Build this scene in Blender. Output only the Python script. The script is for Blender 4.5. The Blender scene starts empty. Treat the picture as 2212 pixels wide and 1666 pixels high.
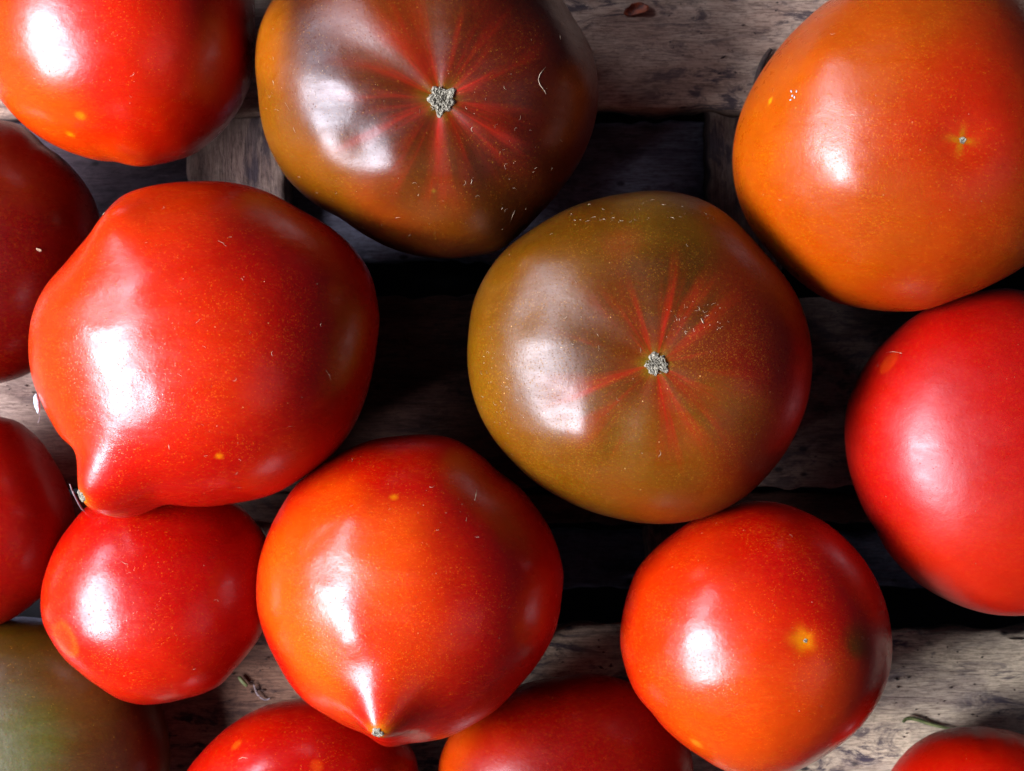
import bpy, bmesh, math, random
import numpy as np
from mathutils import Vector, Matrix

random.seed(7)
rng = np.random.default_rng(7)
sc = bpy.context.scene
COL = sc.collection

# ------------------------------------------------------------------ camera, light, exposure
S = 0.22 / 2212.0          # metres per unit of the layout grid, on the plane z = ZREF
LENS = 60.0
ZREF = 0.035
DIST = 0.22 * LENS / 36.0
CAMZ = ZREF + DIST
cam_d = bpy.data.cameras.new('camera')
cam = bpy.data.objects.new('camera', cam_d)
COL.objects.link(cam)
cam.location = (0, 0, CAMZ)
cam_d.lens = LENS
cam_d.sensor_width = 36
cam_d.clip_start = 0.01
cam_d.clip_end = 20
cam_d.dof.use_dof = True
cam_d.dof.focus_distance = CAMZ - 0.052
cam_d.dof.aperture_fstop = 28
sc.camera = cam

world = bpy.data.worlds.new('World')
sc.world = world
world.use_nodes = True
bg = world.node_tree.nodes['Background']
bg.inputs[0].default_value = (0.55, 0.62, 1.0, 1)
bg.inputs[1].default_value = 0.06
sc.view_settings.view_transform = 'Standard'
sc.view_settings.look = 'None'
sc.view_settings.exposure = 0.15
sc.view_settings.gamma = 1


def area(name, loc, target, sx, sy, power, col):
    d = bpy.data.lights.new(name, 'AREA')
    d.shape = 'RECTANGLE'
    d.size = sx
    d.size_y = sy
    d.energy = power
    d.color = col
    o = bpy.data.objects.new(name, d)
    COL.objects.link(o)
    o.location = loc
    o.rotation_euler = (Vector(target) - Vector(loc)).to_track_quat('-Z', 'Y').to_euler()
    return o


area('window_light', (-0.74, -0.17, 0.68), (0, 0, 0.03), 0.62, 0.40, 38.0, (0.84, 0.86, 1.0))
area('window_side_light', (-0.80, 0.50, 0.72), (0, 0, 0.03), 0.52, 0.20, 6.0, (0.76, 0.82, 1.0))
area('window_wall_light', (-0.95, -0.05, 0.72), (0, 0, 0.03), 1.15, 0.70, 1.6, (0.70, 0.82, 1.0))
area('added_fill_light', (0.9, -0.55, 1.1), (0.03, -0.05, 0.0), 0.7, 0.7, 0.6, (0.95, 0.93, 1.0))  # added fill lamp, brightens the wood from the lower right


def W(px, py, z):
    k = S * (CAMZ - z) / DIST
    return Vector(((px - 1106) * k, (833 - py) * k, z))


def lin(r, g, b):
    f = lambda c: (c / 255 / 12.92) if c / 255 <= 0.04045 else ((c / 255 + 0.055) / 1.055) ** 2.4
    return np.array([f(r), f(g), f(b)])


# ------------------------------------------------------------------ helpers
def link(o, parent=None):
    COL.objects.link(o)
    if parent is not None:
        o.parent = parent
    return o


def tag(o, label=None, cat=None, group=None, kind=None):
    if label: o['label'] = label
    if cat: o['category'] = cat
    if group: o['group'] = group
    if kind: o['kind'] = kind
    return o


def mesh_obj(name, verts, faces, mat, parent=None, smooth=True):
    me = bpy.data.meshes.new(name)
    me.from_pydata([tuple(v) for v in verts], [], faces)
    me.update()
    if smooth:
        me.polygons.foreach_set('use_smooth', [True] * len(me.polygons))
    if mat: me.materials.append(mat)
    o = bpy.data.objects.new(name, me)
    return link(o, parent)


class Waves:
    """cheap smooth 3-D noise: a sum of random plane waves, about -1..1"""
    def __init__(self, seed, f, n=14):
        r = np.random.default_rng(seed)
        k = r.normal(size=(n, 3))
        k /= np.linalg.norm(k, axis=1)[:, None]
        self.k = k * (f * r.uniform(0.6, 1.4, n))[:, None]
        self.p = r.uniform(0, 6.283, n)
        self.n = n

    def __call__(self, P):
        return np.sin(P @ self.k.T + self.p).sum(axis=1) / math.sqrt(self.n / 2.0) * 0.6


class NT:
    def __init__(self, name):
        self.m = bpy.data.materials.new(name)
        self.m.use_nodes = True
        self.t = self.m.node_tree
        self.t.nodes.clear()
        self.out = self.t.nodes.new('ShaderNodeOutputMaterial')

    def n(self, typ, **kw):
        nd = self.t.nodes.new(typ)
        for k, v in kw.items():
            if hasattr(nd, k) and not k.startswith('i_'):
                setattr(nd, k, v)
        return nd

    def l(self, a, b):
        self.t.links.new(a, b)

    def val(self, sock, v):
        if isinstance(v, bpy.types.NodeSocket):
            self.l(v, sock)
        elif hasattr(sock, 'default_value'):
            if hasattr(sock.default_value, '__len__'):
                if len(sock.default_value) == 4 and len(v) == 3:
                    v = (*v, 1)
            sock.default_value = v

    def math(self, op, a, b=0.0, c=None, clamp=False):
        nd = self.n('ShaderNodeMath', operation=op)
        nd.use_clamp = clamp
        self.val(nd.inputs[0], a)
        self.val(nd.inputs[1], b)
        if c is not None: self.val(nd.inputs[2], c)
        return nd.outputs[0]

    def mix(self, f, a, b, typ='MIX'):
        nd = self.n('ShaderNodeMix', data_type='RGBA')
        nd.blend_type = typ
        self.val(nd.inputs[0], f)
        self.val(nd.inputs[6], a)
        self.val(nd.inputs[7], b)
        return nd.outputs[2]

    def noise(self, vec, scale, detail=2.0, rough=0.5, dist=0.0):
        nd = self.n('ShaderNodeTexNoise')
        self.l(vec, nd.inputs['Vector'])
        nd.inputs['Scale'].default_value = scale
        nd.inputs['Detail'].default_value = detail
        nd.inputs['Roughness'].default_value = rough
        nd.inputs['Distortion'].default_value = dist
        return nd.outputs[0]

    def ramp(self, f, lo, hi, a=0.0, b=1.0):
        nd = self.n('ShaderNodeMapRange')
        nd.interpolation_type = 'SMOOTHSTEP'
        self.val(nd.inputs[0], f)
        self.val(nd.inputs[1], lo); self.val(nd.inputs[2], hi)
        self.val(nd.inputs[3], a); self.val(nd.inputs[4], b)
        return nd.outputs[0]

    def scalev(self, vec, s, off=(0, 0, 0)):
        nd = self.n('ShaderNodeMapping')
        self.l(vec, nd.inputs[0])
        nd.inputs['Scale'].default_value = s
        nd.inputs['Location'].default_value = off
        return nd.outputs[0]


# ------------------------------------------------------------------ materials
def skin_material(name, gloss_rough=0.30, coat=0.8, coat_rough=0.16, speck=0.6, speck_col=(240, 120, 15), sss=0.5, spec=0.04):
    T = NT(name)
    tc = T.n('ShaderNodeTexCoord').outputs['Object']
    col = T.n('ShaderNodeVertexColor', layer_name='skin').outputs[0]
    at = T.n('ShaderNodeAttribute'); at.attribute_name = 'scar_polar'     # x,y: azimuth unit vector; z: distance in metres
    sep = T.n('ShaderNodeSeparateXYZ'); T.l(at.outputs['Vector'], sep.inputs[0])
    at2 = T.n('ShaderNodeAttribute'); at2.attribute_name = 'speckle'
    spk = at2.outputs['Fac']
    # soft mottling of the flesh under the skin
    m1 = T.noise(tc, 260, 4, 0.6)
    m2 = T.noise(tc, 1300, 3, 0.65)
    dark = T.mix(0.5, col, (0.55, 0.5, 0.4), 'MULTIPLY')
    col = T.mix(T.ramp(m1, 0.42, 0.72, 0.0, 0.30), col, dark)
    warm = T.mix(1.0, col, (0.03, 0.010, 0.0), 'ADD')
    col = T.mix(T.ramp(m2, 0.45, 0.75, 0.0, 0.6), col, warm)
    # thin streaks radiating from the scar
    u_, v_ = sep.outputs[0], sep.outputs[1]
    az = T.math('ARCTAN2', v_, u_)
    ra = T.math('SQRT', T.math('ADD', T.math('MULTIPLY', u_, u_), T.math('MULTIPLY', v_, v_)))
    cv = T.n('ShaderNodeCombineXYZ')
    T.l(T.math('MULTIPLY', T.math('COSINE', az), 2.6), cv.inputs[0]); T.l(T.math('MULTIPLY', T.math('SINE', az), 2.6), cv.inputs[1])
    ob_r = T.n('ShaderNodeObjectInfo').outputs['Random']
    T.l(T.math('ADD', T.math('MULTIPLY', ra, 0.9), T.math('MULTIPLY', ob_r, 40.0)), cv.inputs[2])
    r1 = T.ramp(T.noise(cv.outputs[0], 1.0, 3, 0.6), 0.43, 0.70)
    cw = T.n('ShaderNodeCombineXYZ')
    T.l(T.math('MULTIPLY', T.math('COSINE', az), 9.0), cw.inputs[0]); T.l(T.math('MULTIPLY', T.math('SINE', az), 9.0), cw.inputs[1])
    T.l(T.math('MULTIPLY', ra, 1.6), cw.inputs[2])
    r2 = T.ramp(T.noise(cw.outputs[0], 1.0, 2, 0.6), 0.46, 0.66)
    rf = T.math('MULTIPLY', T.math('ADD', T.math('MULTIPLY', r1, 0.50), T.math('MULTIPLY', T.math('MULTIPLY', r2, r1), 0.40)), sep.outputs[2], clamp=True)
    col = T.mix(rf, col, tuple(lin(150, 20, 2)))
    # tiny golden worm-like flecks, denser in patches
    warp = T.n('ShaderNodeVectorMath', operation='MULTIPLY_ADD')
    nz = T.n('ShaderNodeTexNoise'); T.l(tc, nz.inputs['Vector']); nz.inputs['Scale'].default_value = 2600
    T.l(nz.outputs[1], warp.inputs[0]); warp.inputs[1].default_value = (0.0006,) * 3; T.l(tc, warp.inputs[2])
    vo = T.n('ShaderNodeTexVoronoi'); T.l(warp.outputs[0], vo.inputs['Vector']); vo.inputs['Scale'].default_value = 2700
    vo.inputs['Randomness'].default_value = 1
    dsp = T.ramp(vo.outputs['Distance'], 0.18, 0.46, 1.0, 0.0)
    hs = T.n('ShaderNodeSeparateXYZ'); T.l(vo.outputs['Color'], hs.inputs[0])
    dens = T.ramp(T.noise(tc, 95, 4, 0.65), 0.42, 0.62, 0.18, 1.0)
    th = T.math('MULTIPLY', dens, spk)
    on = T.math('LESS_THAN', hs.outputs[0], th)
    f = T.math('MULTIPLY', T.math('MULTIPLY', dsp, on), T.math('MULTIPLY_ADD', hs.outputs[1], 0.7, 0.3))
    f = T.math('MULTIPLY', f, speck)
    bright = T.mix(0.55, T.mix(1.0, col, (1.5, 2.0, 1.2), 'MULTIPLY'), tuple(0.7 * lin(*speck_col)))
    col = T.mix(f, col, bright)
    # very sparse pale flecks
    vo2 = T.n('ShaderNodeTexVoronoi'); T.l(tc, vo2.inputs['Vector']); vo2.inputs['Scale'].default_value = 620
    h2 = T.n('ShaderNodeSeparateXYZ'); T.l(vo2.outputs['Color'], h2.inputs[0])
    f2 = T.math('MULTIPLY', T.math('LESS_THAN', h2.outputs[0], 0.09), T.ramp(vo2.outputs['Distance'], 0.05, 0.11, 0.5, 0.0))
    col = T.mix(T.math('MULTIPLY', f2, spk), col, tuple(lin(225, 170, 105)))
    # height
    b1 = T.noise(tc, 1500, 3, 0.6)
    b0 = T.noise(tc, 120, 3, 0.5)
    hgt = T.math('ADD', T.math('MULTIPLY', b1, 0.000026), T.math('MULTIPLY', f, 0.00002))
    hgt = T.math('ADD', hgt, T.math('MULTIPLY', b0, 0.00022))
    bu = T.n('ShaderNodeBump'); bu.inputs['Strength'].default_value = 1.0; bu.inputs['Distance'].default_value = 1.0
    T.l(hgt, bu.inputs['Height'])
    p = T.n('ShaderNodeBsdfPrincipled')
    T.l(col, p.inputs['Base Color'])
    T.l(bu.outputs[0], p.inputs['Normal'])
    T.l(T.ramp(T.noise(tc, 300, 3), 0.3, 0.7, gloss_rough - 0.05, gloss_rough + 0.07), p.inputs['Roughness'])
    p.inputs['Specular IOR Level'].default_value = spec
    p.inputs['Subsurface Weight'].default_value = sss
    p.inputs['Subsurface Radius'].default_value = (1.0, 0.16, 0.06)
    p.inputs['Subsurface Scale'].default_value = 0.0065
    por = T.math('LESS_THAN', hs.outputs[2], T.math('MULTIPLY', spk, 0.5))
    pw = T.math('MULTIPLY', T.math('MULTIPLY', dsp, por), -0.65 * coat)
    smear = T.ramp(T.noise(T.scalev(tc, (90, 260, 160)), 1.0, 5, 0.65), 0.35, 0.65)
    T.l(T.math('ADD', T.math('MULTIPLY_ADD', smear, -0.14 * coat, coat), pw, clamp=True), p.inputs['Coat Weight'])
    T.l(T.math('MULTIPLY_ADD', smear, 0.09, coat_rough - 0.03), p.inputs['Coat Roughness'])
    p.inputs['Coat IOR'].default_value = 1.45
    bu2 = T.n('ShaderNodeBump'); bu2.inputs['Strength'].default_value = 0.9; bu2.inputs['Distance'].default_value = 1.0
    T.l(hgt, bu2.inputs['Height']); T.l(bu2.outputs[0], p.inputs['Coat Normal'])
    T.l(p.outputs[0], T.out.inputs[0])
    return T.m


def wood_material(name, lo, mid, hi, stain, stain_amt=0.6):
    T = NT(name)
    tc = T.n('ShaderNodeTexCoord').outputs['Object']
    oi = T.n('ShaderNodeObjectInfo').outputs['Random']
    off = T.n('ShaderNodeVectorMath', operation='ADD'); T.l(tc, off.inputs[0])
    cb = T.n('ShaderNodeCombineXYZ'); T.l(T.math('MULTIPLY', oi, 3.7), cb.inputs[0]); T.l(T.math('MULTIPLY', oi, 9.1), cb.inputs[1])
    T.l(cb.outputs[0], off.inputs[1])
    v = off.outputs[0]
    g1 = T.noise(T.scalev(v, (30, 300, 300)), 1.0, 7, 0.7, 0.5)
    g2 = T.noise(T.scalev(v, (260, 2600, 2600)), 1.0, 4, 0.75, 0.2)
    g3 = T.noise(T.scalev(v, (30, 70, 70)), 1.0, 5, 0.65, 0.4)
    g4 = T.noise(T.scalev(v, (500, 900, 900)), 1.0, 4, 0.75)
    c = T.mix(T.ramp(g1, 0.30, 0.60), tuple(lin(*lo)), tuple(lin(*mid)))
    c = T.mix(T.ramp(g3, 0.40, 0.62, 0, 0.95), c, tuple(lin(*hi)))
    c = T.mix(T.ramp(g2, 0.40, 0.56, 0.7, 0.0), c, T.mix(1.0, c, (0.45, 0.42, 0.42), 'MULTIPLY'))
    c = T.mix(T.ramp(g4, 0.34, 0.50, 0.6, 0.0), c, T.mix(1.0, c, (0.5, 0.46, 0.46), 'MULTIPLY'))
    st = T.noise(T.scalev(v, (70, 210, 210)), 1.0, 7, 0.72, 0.8)
    s2 = T.noise(T.scalev(v, (22, 40, 40)), 1.0, 3, 0.5)
    sm = T.math('MULTIPLY', T.ramp(st, 0.49, 0.60), T.ramp(s2, 0.34, 0.58))
    c = T.mix(T.math('MULTIPLY', sm, stain_amt), c, tuple(lin(*stain)))
    vo = T.n('ShaderNodeTexVoronoi'); T.l(T.scalev(v, (170, 300, 300)), vo.inputs['Vector']); vo.inputs['Scale'].default_value = 1.0
    h = T.n('ShaderNodeSeparateXYZ'); T.l(vo.outputs['Color'], h.inputs[0])
    dot = T.math('MULTIPLY', T.math('LESS_THAN', h.outputs[0], 0.16), T.ramp(vo.outputs['Distance'], 0.12, 0.26, 0.85, 0.0))
    c = T.mix(dot, c, (0.012, 0.010, 0.014))
    patch_attr = T.n('ShaderNodeAttribute'); patch_attr.attribute_name = 'dark_patch'  # patches of darker board tone
    wf = T.ramp(T.math('ADD', patch_attr.outputs['Fac'], T.math('MULTIPLY_ADD', g3, 0.6, -0.3)), 0.2, 0.8)
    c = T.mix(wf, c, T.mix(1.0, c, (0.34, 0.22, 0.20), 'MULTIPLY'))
    hgt = T.math('ADD', T.math('MULTIPLY', g1, 0.0010), T.math('MULTIPLY', g2, 0.0004))
    hgt = T.math('ADD', hgt, T.math('MULTIPLY', st, 0.0004))
    bu = T.n('ShaderNodeBump'); bu.inputs['Distance'].default_value = 1.0; bu.inputs['Strength'].default_value = 0.9
    T.l(hgt, bu.inputs['Height'])
    p = T.n('ShaderNodeBsdfPrincipled')
    T.l(c, p.inputs['Base Color']); T.l(bu.outputs[0], p.inputs['Normal'])
    p.inputs['Roughness'].default_value = 0.82
    p.inputs['Specular IOR Level'].default_value = 0.25
    T.l(p.outputs[0], T.out.inputs[0])
    return T.m


def plain(name, c1, c2, scale=900, rough=0.8, bump=0.0001, sss=0.0):
    T = NT(name)
    tc = T.n('ShaderNodeTexCoord').outputs['Object']
    f = T.ramp(T.noise(tc, scale, 5, 0.7), 0.38, 0.62)
    p = T.n('ShaderNodeBsdfPrincipled')
    T.l(T.mix(f, tuple(lin(*c1)), tuple(lin(*c2))), p.inputs['Base Color'])
    bu = T.n('ShaderNodeBump'); bu.inputs['Distance'].default_value = 1.0
    T.l(T.math('MULTIPLY', T.noise(tc, scale * 1.7, 4, 0.7), bump), bu.inputs['Height']); T.l(bu.outputs[0], p.inputs['Normal'])
    p.inputs['Roughness'].default_value = rough
    p.inputs['Subsurface Weight'].default_value = sss
    p.inputs['Subsurface Scale'].default_value = 0.001
    T.l(p.outputs[0], T.out.inputs[0])
    return T.m


M = {
    'woodtop': wood_material('brown_weathered_wood', (130, 104, 90), (170, 140, 120), (194, 168, 146), (60, 50, 56), 0.92),
    'red': skin_material('red_tomato_skin', 0.40, 0.95, 0.235, 0.85, (245, 120, 20)),
    'redsoft': skin_material('matt_red_tomato_skin', 0.44, 1.0, 0.37, 0.45, (235, 90, 15)),
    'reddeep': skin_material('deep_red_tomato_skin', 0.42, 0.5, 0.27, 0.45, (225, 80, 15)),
    'orange': skin_material('orange_tomato_skin', 0.40, 0.9, 0.29, 0.5, (250, 160, 20)),
    'brown': skin_material('brown_tomato_skin', 0.42, 0.84, 0.35, 0.36, (235, 165, 50), 0.25),
    'wood': wood_material('weathered_wood', (88, 68, 62), (136, 110, 98), (160, 136, 120), (54, 46, 54), 0.8),
    'wood2': wood_material('grey_weathered_wood', (136, 118, 106), (182, 164, 142), (220, 200, 168), (62, 54, 66), 1.0),
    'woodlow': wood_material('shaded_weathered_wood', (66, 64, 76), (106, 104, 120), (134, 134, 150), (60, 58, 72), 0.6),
    'cork': plain('dry_corky_scar', (80, 73, 60), (168, 160, 138), 2600, 0.9, 0.0003),
    'corkrim': plain('green_yellow_scar_rim', (120, 110, 20), (190, 140, 30), 1500, 0.5),
    'lint': plain('pale_lint', (150, 122, 92), (205, 184, 156), 900, 0.7),
    'leaf': plain('dry_orange_leaf', (70, 24, 10), (150, 66, 26), 420, 0.6, 0.0003),
    'sliver': plain('dark_wood_sliver', (30, 20, 18), (74, 52, 44), 700, 0.8),
    'stalk': plain('dry_green_stalk', (70, 84, 40), (120, 124, 78), 500, 0.6),
    'drystalk': plain('dry_purple_grey_stalk', (90, 78, 84), (140, 122, 120), 900, 0.7),
    'husk': plain('pale_husk', (150, 172, 182), (200, 212, 216), 1200, 0.45, 0.0001, 0.2),
    'floor': plain('dark_floor', (16, 14, 17), (30, 26, 30), 60, 0.95),
}

# ------------------------------------------------------------------ the ground and the slatted crate
gm = mesh_obj('ground', [(-1.5, -1.5, -0.045), (1.5, -1.5, -0.045), (1.5, 1.5, -0.045), (-1.5, 1.5, -0.045)], [(0, 1, 2, 3)], M['floor'])
tag(gm, kind='structure')

crate = link(bpy.data.objects.new('wooden_crate', None))
crate.location = (0, 0, -0.03)
tag(crate, 'weathered grey brown slatted wooden crate bottom under the tomatoes', 'crate')


def board(name, x0, y0, x1, y1, z, thick, mat, along='x', tilt=0.0, seed=1, rough_edge=0.0004, crown=0.0, dark_patch=()):
    """board seen between two layout corners, its top at height z; the grain runs along local x"""
    a, b = W(x0, y0, z), W(x1, y1, z)
    cx, cy = (a.x + b.x) / 2, (a.y + b.y) / 2
    wx, wy = abs(b.x - a.x), abs(b.y - a.y)
    L, Wd = (wx, wy) if along == 'x' else (wy, wx)
    nx, ny = max(12, int(L / 0.0012)), max(6, int(Wd / 0.0012))
    r = min(0.0012, Wd * 0.2)
    wv, we, wl = Waves(seed, 260), Waves(seed + 50, 900), Waves(seed + 90, 60)
    us = np.linspace(-L / 2, L / 2, nx + 1)
    # profile across the board: bottom edge, rounded arris, top, rounded arris, bottom edge
    ys = [-Wd / 2, -Wd / 2, -Wd / 2 + r * 0.3, -Wd / 2 + r] + list(np.linspace(-Wd / 2 + r, Wd / 2 - r, ny + 1)[1:-1]) + [Wd / 2 - r, Wd / 2 - r * 0.3, Wd / 2, Wd / 2]
    zs = [-thick, -r, -r * 0.3, 0] + [0] * (ny - 1) + [0, -r * 0.3, -r, -thick]
    U, Y = np.meshgrid(us, np.array(ys), indexing='ij')
    Z = np.tile(np.array(zs), (nx + 1, 1)).astype(float)
    P = np.stack([U.ravel(), Y.ravel(), Z.ravel()], 1)
    side = np.sign(P[:, 1]) * (np.abs(P[:, 1]) > Wd / 2 - r * 1.2)
    q = np.stack([P[:, 0], np.sign(P[:, 1]) * 0.3, P[:, 2] * 0.4], 1)
    P[:, 1] += side * (we(q) * rough_edge + wv(q) * rough_edge * 1.2)
    top = P[:, 2] > -r * 0.9
    P[:, 2] += top * (wv(P * [0.25, 1, 0]) * 0.00022 + wl(P * [0.4, 1, 0]) * 0.0004)
    if crown:
        P[:, 2] -= crown * (P[:, 1] / (Wd / 2)) ** 2 * (P[:, 2] > -thick * 0.9)
    m = len(ys)
    faces = []
    for i in range(nx):
        for j in range(m - 1):
            faces.append((i * m + j, (i + 1) * m + j, (i + 1) * m + j + 1, i * m + j + 1))
        faces.append((i * m, i * m + m - 1, (i + 1) * m + m - 1, (i + 1) * m))
    faces.append(tuple(range(m - 1, -1, -1)))
    faces.append(tuple(nx * m + j for j in range(m)))
    faces = [tuple(reversed(f)) for f in faces]
    faces = [tuple(reversed(f)) for f in faces]
    o = mesh_obj(name, P, faces, M[mat], crate)
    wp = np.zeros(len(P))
    for (px, py, rx, ry, am) in dark_patch:  # soft ellipses where the board is darker
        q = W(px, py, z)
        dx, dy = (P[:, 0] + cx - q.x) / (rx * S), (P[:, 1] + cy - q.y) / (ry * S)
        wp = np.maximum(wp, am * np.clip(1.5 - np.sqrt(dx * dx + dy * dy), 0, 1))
    fa = o.data.attributes.new('dark_patch', 'FLOAT', 'POINT'); fa.data.foreach_set('value', wp)
    bm = bmesh.new(); bm.from_mesh(o.data); bmesh.ops.recalc_face_normals(bm, faces=bm.faces); bm.to_mesh(o.data); bm.free()
    o.location = Vector((cx, cy, z)) - crate.location
    o.rotation_euler = (0, 0, tilt + (math.pi / 2 if along == 'y' else 0))
    return o


board('slat', -700, -420, 2900, 243, 0.000, 0.0075, 'woodtop', tilt=0.008, seed=3)
board('slat', -700, 640, 2900, 1056, 0.000, 0.0075, 'wood', tilt=0.002, seed=4, crown=0.001, dark_patch=[(1000, 800, 500, 400, 1.0)])
board('slat', -700, 1066, 2900, 1132, -0.0035, 0.0040, 'wood', tilt=0.001, seed=5, dark_patch=[(1300, 1100, 900, 300, 1.0)])
board('slat', -700, 1356, 2900, 1960, 0.000, 0.0075, 'wood2', tilt=-0.002, seed=6, rough_edge=0.0007, crown=0.0008, dark_patch=[(560, 1440, 440, 340, 1.0)])
board('lower_board', -700, 262, 2900, 560, -0.0195, 0.006, 'woodlow', seed=8, dark_patch=[(300, 400, 500, 300, 0.75)])
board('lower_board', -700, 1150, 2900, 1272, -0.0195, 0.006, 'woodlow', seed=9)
board('cross_batten', 405, -400, 617, 2000, -0.0080, 0.0110, 'wood', along='y', seed=10)
board('cross_batten', 1535, -400, 1690, 900, -0.0080, 0.0110, 'wood', along='y', seed=11)
board('cross_batten', 1400, 960, 1490, 2000, -0.0080, 0.0110, 'wood', along='y', seed=12)

# grit and crumbs caught on the boards
gr = random.Random(21)
vs, fs = [], []
for (x0, y0, x1, y1, z, n) in [(1240, 0, 1700, 235, 0.0002, 46), (1930, 1370, 2212, 1600, 0.0002, 34), (820, 660, 1010, 1050, -0.0004, 22), (1730, 660, 1840, 1050, -0.0006, 16), (480, 1380, 640, 1520, 0.0000, 22), (0, 830, 90, 900, 0.0, 8), (1190, 1370, 1350, 1460, 0.0001, 12)]:
    for _ in range(n):
        c = W(gr.uniform(x0, x1), gr.uniform(y0, y1), z)
        r = gr.uniform(0.00008, 0.00028) * (1.8 if gr.random() < 0.1 else 1)
        st = gr.uniform(1, 3); a = gr.uniform(-0.5, 0.5)
        u = Vector((math.cos(a), math.sin(a), 0)); v = Vector((-u.y, u.x, 0))
        b = len(vs)
        vs += [c + u * r * st, c + v * r * gr.uniform(0.6, 1.1), c - u * r * st, c - v * r, c + Vector((0, 0, r)), c - Vector((0, 0, r))]
        for a1, b1 in ((0, 1), (1, 2), (2, 3), (3, 0)):
            fs += [(b + a1, b + b1, b + 4), (b + b1, b + a1, b + 5)]
vs = [v - crate.location for v in vs]
grit = mesh_obj('grit', vs, fs, M['sliver'], crate, smooth=False)
grit['kind'] = 'stuff'

# ------------------------------------------------------------------ tomatoes
bm = bmesh.new()
bmesh.ops.create_icosphere(bm, subdivisions=7, radius=1.0)
bm.verts.ensure_lookup_table()
DIR = np.array([v.co[:] for v in bm.verts]); DIR /= np.linalg.norm(DIR, axis=1)[:, None]
TRI = [tuple(v.index for v in f.verts) for f in bm.faces]
bm.free()
TRIA = np.array(TRI)
TH = np.arctan2(DIR[:, 1], DIR[:, 0])
DXY = np.hypot(DIR[:, 0], DIR[:, 1])
NB = 180
BC = (np.arange(NB) + 0.5) / NB * 2 * math.pi - math.pi


def gsmooth(a, sig):
    k = np.arange(-NB // 2, NB // 2)
    w = np.exp(-0.5 * (k / sig) ** 2); w /= w.sum()
    return np.real(np.fft.ifft(np.fft.fft(a) * np.fft.fft(np.fft.ifftshift(w))))


def pint(th, a):
    x = np.concatenate([BC - 2 * math.pi, BC, BC + 2 * math.pi])
    return np.interp(th, x, np.concatenate([a, a, a]))


def project(P):
    k = DIST / (CAMZ - P[:, 2]) / S
    return np.stack([P[:, 0] * k + 1106, 833 - P[:, 1] * k], 1)


def fdir(t, px, py):
    """unit direction, from the tomato's centre, of the upper-side surface point seen at the layout point px,py"""
    d2 = (t['pr0'][:, 0] - px) ** 2 + (t['pr0'][:, 1] - py) ** 2
    i = np.argsort(d2)[:24]
    i = i[d2[i] < d2[i].min() + 60]
    hi = i[t['P0'][i, 2] > t['P0'][i, 2].max() - 0.004][:4]
    w = 1 / (d2[hi] + 1.0)
    d = (DIR[hi] * w[:, None]).sum(0)
    return d / np.linalg.norm(d)


ALL = []


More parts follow.
